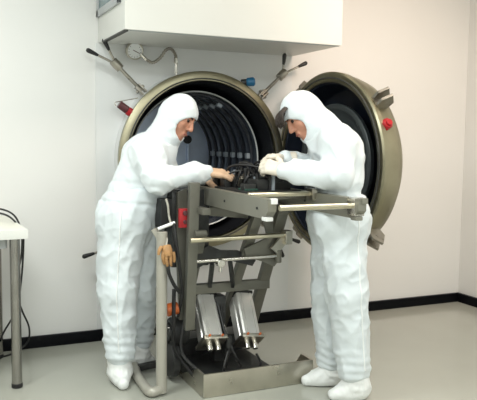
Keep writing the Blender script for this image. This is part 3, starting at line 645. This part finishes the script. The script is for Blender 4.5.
def build_person(J, label):
    base = (float(J['pel'][0]), float(J['pel'][1]), 0.0)
    root = thing('person', base, label, 'person', None)
    f = unit(J['face']); r = unit(np.cross(f, J['up'])); u = np.cross(r, f); hc = A(J['head'])
    lo = np.min([A(v) for k_, v in J.items() if isinstance(v, tuple) and len(v) == 3 and k_ not in ('face', 'up')], 0)-0.32
    hi = np.max([A(v) for k_, v in J.items() if isinstance(v, tuple) and len(v) == 3 and k_ not in ('face', 'up')], 0)+0.32
    lo[2] = -0.02
    pel, chest, neck = A(J['pel']), A(J['chest']), A(J['neck'])
    side = unit(A(J['shN'])-A(J['shF']))                           # towards the camera side
    # ---- body: one continuous figure
    F = Field(lo, hi, 0.0055)
    head(F, hc, f, u, r)
    F.cap(neck-UP*0.05, hc-u*0.05-f*0.015, 0.058, 0.054, 0.03)
    for s_ in (-1, 1):
        F.cap(pel+side*s_*0.05, chest+side*s_*0.05, 0.06, 0.08, 0.05)
    F.cap(A(J['shN'])-side*0.03, A(J['shF'])+side*0.03, 0.06, 0.06, 0.05)
    for t in 'NF':
        sh, el, wr = A(J['sh'+t]), A(J['el'+t]), A(J['wr'+t])
        F.cap(sh, el, 0.050, 0.040, 0.03); F.cap(el, wr, 0.041, 0.028, 0.015)
        hand(F, wr, *J['hand'+t])
        hp, kn, an, toe = A(J['hip'+t]), A(J['kn'+t]), A(J['an'+t]), A(J['toe'+t])
        F.cap(hp, kn, 0.082, 0.055, 0.04); F.cap(kn, an+UP*0.04, 0.055, 0.036, 0.02)
        h_ = unit((toe-an)*[1, 1, 0]); F.cap(an+UP*0.04, an-h_*0.03-UP*(an[2]-0.045), 0.036, 0.038, 0.02)
        F.cap(an-h_*0.03-UP*(an[2]-0.045), toe-h_*0.075-UP*(toe[2]-0.042), 0.036, 0.026, 0.02)
    body = link('body', F.mesh('body'), M['skin'], root)
    # ---- face details
    P = lambda a, b_, s_=0: V(hc+(f*a+u*b_+r*s_)*HS)
    for s_ in (-1, 1):
        q = B(); m_ = frame_mtx(P(0.0765, 0.012, s_*0.031), P(0.0765, 0.012, s_*0.031)+V(f))
        lathe(q, [(0.0112*math.sin(math.pi*i/12), -0.0112*math.cos(math.pi*i/12)) for i in range(13)], m_, 18); e = obj('eye', q, M['iris'], body, 'dark eye')
        q = B(); tube(q, [P(0.090, 0.030, s_*0.012), P(0.089, 0.036, s_*0.03), P(0.078, 0.033, s_*0.048)], 0.0042, 8, 5); obj('eyebrow', q, M['hair'], body, 'dark eyebrow')
    q = B(); tube(q, [P(0.0955, -0.062, -0.02), P(0.1005, -0.0605, 0), P(0.0955, -0.062, 0.02)], 0.0038, 8, 5); obj('lips', q, M['lip'], body, 'lips')
    # ---- hood
    F = Field(hc-0.28, hc+0.28, 0.005)
    F.ell(hc-f*0.004+u*0.014, f, u, r, (0.100, 0.106, 0.085), 0.01)
    F.ell(hc+f*0.030-u*0.060, f, u, r, (0.066, 0.072, 0.066), 0.03)
    F.cap(hc-f*0.022-u*0.03, neck, 0.072, 0.080, 0.03)
    F.cap(neck, neck*0.7+chest*0.3, 0.085, 0.10, 0.03)
    F.ell(hc+f*0.125-u*0.030, f, u, r, (0.112, 0.072, 0.088), 0.006, 'sub')
    sd = J['seed']
    def dh(p): return 0.006*(ridge(p*11, sd)-0.5)+0.006*(ridge(p*22+3, sd+1)-0.5)
    hood = link('hood', F.mesh('hood', dh), M['suit'], root, 'white hood tied round the face')
    q = B(); pts = []
    for i in range(25):
        a = 2*math.pi*i/24; cu, cr = 0.088*math.cos(a), 0.066*math.sin(a)
        y_, z_ = cu*0.93-0.035, cr*0.95; pts.append((y_, z_))
    # ---- jacket
    F = Field(lo, hi, 0.006)
    wc = A(J['waist'])
    fw_ = A(J['front'])
    for s_ in (-1, 1): F.cap(wc+side*s_*0.055, chest+side*s_*0.05, J['wr_'][0], J['wr_'][1], 0.06)
    if 'belly' in J: F.cap(A(J['belly']), chest+fw_*0.02, J['bellyr'], 0.11, 0.06)
    F.cap(A(J['shN'])-side*0.02, A(J['shF'])+side*0.02, 0.080, 0.080, 0.05)
    F.cap(chest+UP*0.02, neck-UP*0.03, 0.11, 0.085, 0.04)
    for t in 'NF':
        sh, el, wr = A(J['sh'+t]), A(J['el'+t]), A(J['wr'+t])
        F.cap(sh, el, 0.078, 0.066, 0.04); F.cap(el, el*0.25+wr*0.75, 0.066, 0.055, 0.025); F.cap(el*0.25+wr*0.75, wr, 0.055, 0.038, 0.012)
    hem = A(J['hem']); F.plane(hem-unit(J['hemn'])*0.04, -unit(J['hemn']))
    elN, elF = A(J['elN']), A(J['elF'])
    def dj(p):
        w = np.exp(-((p-elN)**2).sum(1)/0.012)+np.exp(-((p-elF)**2).sum(1)/0.012)+np.exp(-((p-A(J['shN']))**2).sum(1)/0.02)
        q = p+0.03*np.stack([vnoise(p*9, sd+4), vnoise(p*9, sd+5), vnoise(p*9, sd+6)], 1)
        hd = ((p-hem)@unit(J['hemn']))
        gather = np.exp(-(hd/0.05)**2)
        rib = -0.004*np.exp(-((hd-0.05)/0.012)**2)
        x = q@RT; y = q@DP; z = q[:, 2]
        g1 = np.stack([x*9+z*3, y*9, z*4-x*2], 1); g2 = np.stack([x*7-z*6, y*10, z*7+x*5], 1); g3 = np.stack([x*15+z*10, y*15, z*12-x*8], 1)
        return (0.008-0.005*gather)*(ridge(g1, sd+2)-0.55)+(0.009+0.003*w)*(crease(g2, sd+3)-0.35)+(0.005+0.005*w)*(crease(g3, sd+14)-0.35)+0.002*gather*np.sin((p[:, 0]-p[:, 1])*110+4*vnoise(p*8, 3))+rib
    jacket = link('jacket', F.mesh('jacket', dj), M['suit'], root, 'white cleanroom jacket')
    # ---- trousers
    F = Field(lo*[1, 1, 0]+[0, 0, 0.03], hi*[1, 1, 0]+[0, 0, hem[2]+0.16], 0.006)
    for t in 'NF':
        hp, kn, an = A(J['hip'+t]), A(J['kn'+t]), A(J['an'+t]); R3 = J['leg'+t]
        F.cap(hp, kn, R3[0], R3[1], 0.03); F.cap(kn, an, R3[1], R3[2], 0.03)
    F.cap(A(J['hipN']), A(J['hipF']), J['legN'][0], J['legF'][0], 0.05)
    for s_ in (-1, 1): F.cap(pel+side*s_*0.06, A(J['tw'])+side*s_*0.03, J['hipr'], J['twr'], 0.06)
    F.cap(A(J['tw']), A(J['tw'])+UP*0.10, J['twr']+0.015, J['twr']+0.015, 0.04)
    F.plane(hem+unit(J['hemn'])*0.022, unit(J['hemn']))
    for t in 'NF':
        an = A(J['an'+t]); 
    anz = {t: A(J['an'+t]) for t in 'NF'}; kz = [A(J['knN']), A(J['knF'])]
    def dt(p):
        x = p@RT; y = p@DP; z = p[:, 2]
        wob = 0.05*vnoise(p*5, sd+7)
        g = np.stack([(x+wob)*11+z*2.2, y*11+z*1.5, z*3.0], 1); g2 = np.stack([(x+wob)*19-z*5, y*19, z*7], 1)
        ank = sum(np.exp(-((p-a_)**2).sum(1)/0.012) for a_ in anz.values()); kn_ = sum(np.exp(-((p-a_)**2).sum(1)/0.02) for a_ in kz)
        hd = (p-hem)@unit(J['hemn']); band = np.clip((hd+0.045)/0.006, 0, 1)
        g3 = np.stack([x*16+z*14, y*16+z*6, z*16-x*9], 1)
        g4 = np.stack([(x+wob)*8-z*6, y*8+z*5, z*2.0+x*1.5], 1)
        return 0.006*band-0.005*np.exp(-((hd+0.05)/0.008)**2)+(1-0.7*band)*(0.009*(ridge(g, sd+8)-0.55)+0.008*(crease(g2, sd+9)-0.35)+0.008*(crease(g4, sd+17)-0.35)+(0.004+0.005*kn_)*(crease(g3, sd+15)-0.35)+0.004*ank*np.sin(z*150+9*vnoise(p*6, sd)))
    trousers = link('trousers', F.mesh('trousers', dt), M['suit2'], root, 'bluish white loose trousers')
    # side seam laid on the trousers
    from mathutils.bvhtree import BVHTree
    tm = trousers.data; bv = BVHTree.FromPolygons([v.co+root.location for v in tm.vertices], [p.vertices for p in tm.polygons])
    hp, kn, an = A(J['hipN']), A(J['knN']), A(J['anN']); pts = []
    dirn = unit(-DP+RT*J['seamx'])
    for i in range(26):
        t = i/25*2
        c = hp+UP*0.06*(1-t) + (kn-hp)*t if t <= 1 else kn+(an-kn)*(t-1)*0.97
        h_ = bv.ray_cast(V(c+dirn*0.5), V(-dirn), 0.6)
        if h_[0]: pts.append(h_[0]+V(dirn)*0.001)
    q = B(); tube(q, pts, 0.0042, 8, 2); obj('side_seam', q, M['seam'], trousers, 'pale seam down the side of the leg')
    # ---- overshoes and gloves
    for t in 'NF':
        an, toe = A(J['an'+t]), A(J['toe'+t]); h_ = unit((toe-an)*[1, 1, 0]); sd_ = np.cross(UP, h_)
        F = Field(np.minimum(an, toe)*[1, 1, 0]-[.16, .16, .03], np.maximum(an, toe)*[1, 1, 0]+[.16, .16, an[2]+.12], 0.0045)
        g = lambda p, z: A(p)*[1, 1, 0]+UP*z
        F.cap(g(an-h_*0.030, 0.045), g(toe-h_*0.09, 0.038), 0.046, 0.043, 0.025); F.cap(g(toe-h_*0.10, 0.036), g(toe-h_*0.030, 0.026), 0.042, 0.029, 0.02)
        F.cap(g(an, 0.06), g(toe-h_*0.13, 0.045), 0.052, 0.042, 0.025)
        F.cap(g(an-h_*0.02, 0.06), an+UP*0.05, 0.056, J['leg'+t][2]*0.80, 0.03)
        F.above(0.004)
        def ds(p):
            m = np.clip((p[:, 2]-0.02)/0.03, 0, 1); tie = np.exp(-((p[:, 2]-an[2]+0.015)/0.008)**2)
            return m*(0.009*(ridge(p*[18, 18, 24], sd+11)-0.5)+0.005*(ridge(p*40, sd+12)-0.5))-0.010*tie
        os_ = link('overshoe', F.mesh('overshoe', ds), M['shoe'], root, 'white fabric overshoe')
        pts = [(an+UP*-0.015)+(h_*math.cos(a)+sd_*math.sin(a))*(J['leg'+t][2]*0.80+0.004) for a in np.linspace(0, 2*math.pi, 17)]
        q = B(); tube(q, pts, 0.004, 6, 2); obj('ankle_tie', q, M['seam'], os_)
        wr = A(J['wr'+t]); hd = J['hand'+t]; d = unit(hd[0])
        F = Field(wr-0.24, wr+0.24, 0.0038); hand(F, wr, *hd, dr=0.0022); F.cap(wr-d*0.05, wr+d*0.0, 0.034, 0.032, 0.01)
        F.plane(wr-d*0.055, -d)
        def dg(p): return 0.0022*(ridge(p*45, sd+13)-0.5)
        link('glove', F.mesh('glove', dg), M[J['glove']], root, J['glovelab'])
    return root, hood, body

LP = dict(
    pel=(0.9431, 3.4802, 0.8610), waist=(0.9528, 3.4759, 0.9756), chest=(1.0311, 3.4515, 1.1313), neck=(1.1016, 3.4196, 1.2249), head=(1.1777, 3.3743, 1.3537),
    face=tuple(RT*0.80-UP*0.48-DP*0.36), up=tuple(RT*0.55+UP*0.80),
    front=tuple(RT), belly=(1.0787, 3.3971, 0.9995), bellyr=0.10,
    shN=(0.9952, 3.3141, 1.1756), elN=(1.0238, 3.2243, 1.0415), wrN=(1.2664, 3.2026, 1.0794),
    shF=(1.1284, 3.5721, 1.1807), elF=(1.1764, 3.5285, 1.0211), wrF=(1.3207, 3.3536, 1.0401),
    handN=(tuple(RT*0.97-UP*0.12+DP*0.2), tuple(UP*0.9-DP*0.35), tuple(DP), (0.15, 0.22), 0.08),
    handF=(tuple(RT*0.97-UP*0.2-DP*0.1), tuple(UP), tuple(-DP), (0.3, 0.4), 0.08),
    hipN=(0.8987, 3.4125, 0.8285), knN=(0.8643, 3.3842, 0.4761), anN=(0.8675, 3.3608, 0.1712), toeN=(0.8545, 3.2350, 0.0532),
    hipF=(1.0215, 3.5107, 0.8127), knF=(1.0164, 3.5130, 0.4478), anF=(1.0331, 3.5713, 0.1576), toeF=(1.1198, 3.5760, 0.0337),
    legN=(0.122, 0.096, 0.074), legF=(0.118, 0.095, 0.068), hipr=0.130, wr_=(0.098, 0.112), tw=(0.9952, 3.4567, 0.9554), twr=0.122,
    hem=(0.9764, 3.4652, 0.9707), hemn=tuple(UP*0.99+RT*0.08), seamx=0.10, glove='glove_tan', glovelab='tan glove', seed=11)
RP = dict(
    pel=(1.8066, 2.8380, 0.8984), waist=(1.8088, 2.8370, 0.9957), chest=(1.8048, 2.8388, 1.1696), neck=(1.7416, 2.8783, 1.2935), head=(1.6574, 2.9273, 1.3644),
    face=tuple(-RT*0.70-UP*0.62-DP*0.30), up=tuple(-RT*0.66+UP*0.72),
    front=tuple(-RT),
    shN=(1.7341, 2.7391, 1.2372), elN=(1.7038, 2.6759, 1.0879), wrN=(1.5077, 2.8303, 1.1003),
    shF=(1.8289, 2.9815, 1.2356), elF=(1.8063, 3.0246, 1.0833), wrF=(1.5866, 2.9703, 1.1513),
    handN=(tuple(-RT*0.9+UP*0.22+DP*0.30), tuple(UP*0.5-DP*0.8), tuple(UP+DP*0.2), (0.55, 0.75), 0.05),
    handF=(tuple(-RT*0.95-UP*0.05-DP*0.15), tuple(UP*0.8+DP*0.5), tuple(-DP+UP*0.2), (0.6, 0.7), 0.05),
    hipN=(1.7815, 2.7615, 0.8594), knN=(1.8040, 2.7294, 0.5366), anN=(1.8494, 2.7199, 0.1531), toeN=(1.7272, 2.7531, 0.0350),
    hipF=(1.8381, 2.9225, 0.8485), knF=(1.8329, 2.9358, 0.4914), anF=(1.8498, 2.9282, 0.1396), toeF=(1.7031, 2.9725, 0.0087),
    legN=(0.112, 0.092, 0.076), legF=(0.110, 0.090, 0.068), hipr=0.125, wr_=(0.104, 0.114), twr=0.108, tw=(1.8002, 2.8409, 0.9859),
    hem=(1.8185, 2.8326, 0.9570), hemn=tuple(UP), seamx=0.55, glove='glove_cream', glovelab='cream latex glove', seed=29)
pl, hl, bl = build_person(LP, 'left worker in white hooded cleanroom suit reaching onto the lift platform with tan gloves')
pr_, hr, br = build_person(RP, 'right worker in white hooded cleanroom suit, cream gloved hands together, before the open door')
# dark hair falling out of the right-hand worker's hood
f_ = unit(RP['face']); r_ = unit(np.cross(f_, RP['up'])); u_ = np.cross(r_, f_); hc_ = A(RP['head'])
b = B(); random.seed(5)
for k in range(26):
    s_ = -0.055+0.11*k/25; w0 = random.uniform(-.008, .008)
    P_ = lambda a, b_, c: V(hc_+f_*a+u_*b_+r_*c)
    tube(b, [P_(0.06, 0.075+w0, s_*0.8), P_(0.095, 0.070+w0, s_), P_(0.114, 0.050, s_), P_(0.118+w0, 0.030+w0*2, s_*0.9)], lambda t: 0.0085*(1-0.6*t), 6, 4)
obj('hair', b, M['hair'], br, 'dark brown fringe under the hood')

# ------------------------------------------------------------------ camera, lights, world
def split_islands(o):                                           # separate pieces become parts of their own
    me = o.data
    if len(me.vertices) > 20000 or not o.parent or o.name.split('.')[0] in ('dial', 'hair', 'screw'): return
    par = list(range(len(me.vertices)))
    def find(i):
        while par[i] != i: par[i] = par[par[i]]; i = par[i]
        return i
    for e in me.edges:
        a, b_ = find(e.vertices[0]), find(e.vertices[1])
        if a != b_: par[a] = b_
    isl = {}
    for v in me.vertices: isl.setdefault(find(v.index), []).append(v.index)
    if len(isl) < 2: return
    co_ = np.array([v.co[:] for v in me.vertices]); ks = list(isl)
    lo = {k: co_[isl[k]].min(0)-0.0015 for k in ks}; hi = {k: co_[isl[k]].max(0)+0.0015 for k in ks}
    grp = {k: k for k in ks}
    def gf(k):
        while grp[k] != k: k = grp[k]
        return k
    for i, a in enumerate(ks):
        for b_ in ks[i+1:]:
            if (lo[a] <= hi[b_]).all() and (lo[b_] <= hi[a]).all(): grp[gf(a)] = gf(b_)
    roots = sorted({gf(k) for k in ks})
    if len(roots) < 2: return
    sets = {r: set() for r in roots}
    for k in ks: sets[gf(k)].update(isl[k])
    for n_, r in enumerate(roots[1:]+roots[:1]):
        m2 = me.copy() if n_ < len(roots)-1 else me
        bm = bmesh.new(); bm.from_mesh(m2); bm.verts.ensure_lookup_table()
        bmesh.ops.delete(bm, geom=[v for v in bm.verts if v.index not in sets[r]], context='VERTS'); bm.to_mesh(m2); bm.free()
        if m2 is not me:
            c = o.copy(); c.data = m2; c.parent = o.parent; COL.objects.link(c)
for o in [o for o in SC.objects if o.type == 'MESH']: split_islands(o)
rt = V((0.911780, -0.410503, 0.011994)); up = V((0.025818, 0.086444, 0.995922)); fw = V((0.409866, 0.907753, -0.089416))
cam = bpy.data.cameras.new('camera'); co = bpy.data.objects.new('camera', cam); COL.objects.link(co)
mw = Matrix((rt, up, -fw)).transposed().to_4x4(); mw.translation = (0, 0, 1.25); co.matrix_world = mw
cam.sensor_width = 36.0; cam.sensor_fit = 'HORIZONTAL'; cam.lens = 690.0*36.0/477.0; cam.clip_start = 0.05
SC.camera = co
def area(name, loc, sx, sy, power, col):
    l = bpy.data.lights.new(name, 'AREA'); l.shape = 'RECTANGLE'; l.size = sx; l.size_y = sy; l.energy = power; l.color = col
    o = bpy.data.objects.new(name, l); COL.objects.link(o); o.location = loc; return o       # area lights face down by default
COOL = (0.96, 1.0, 0.97); WARM = (1.0, 0.86, 0.74)
area('ceiling_lamp', (-0.3, 2.5, CH-0.03), 1.2, 0.5, 46, COOL)
area('ceiling_lamp', (2.4, 2.4, CH-0.03), 1.2, 0.5, 30, WARM)
area('ceiling_lamp', (0.1, 0.3, CH-0.03), 1.2, 0.5, 50, COOL)
area('ceiling_lamp', (2.2, 0.3, CH-0.03), 1.2, 0.5, 28, COOL)
area('ceiling_lamp', (0.6, -1.5, CH-0.03), 1.8, 0.5, 68, COOL)
sl = bpy.data.lights.new('spot_lamp', 'SPOT'); sl.energy = 150; sl.color = (1.0, 0.72, 0.55); sl.spot_size = math.radians(75); sl.spot_blend = 1.0; sl.shadow_soft_size = 0.25
so = bpy.data.objects.new('spot_lamp', sl); COL.objects.link(so); so.location = (2.6, 2.0, CH-0.05)
so.rotation_euler = (V((2.95, BW, 1.55))-V(so.location)).to_track_quat('-Z', 'Y').to_euler()
w = bpy.data.worlds.new('world'); SC.world = w; w.use_nodes = True
w.node_tree.nodes['Background'].inputs['Color'].default_value = (0.9, 0.95, 1, 1); w.node_tree.nodes['Background'].inputs['Strength'].default_value = 0.05
SC.view_settings.view_transform = 'Standard'; SC.view_settings.look = 'None'; SC.view_settings.gamma = 1; SC.view_settings.use_curve_mapping = False
SC.view_settings.exposure = -0.03
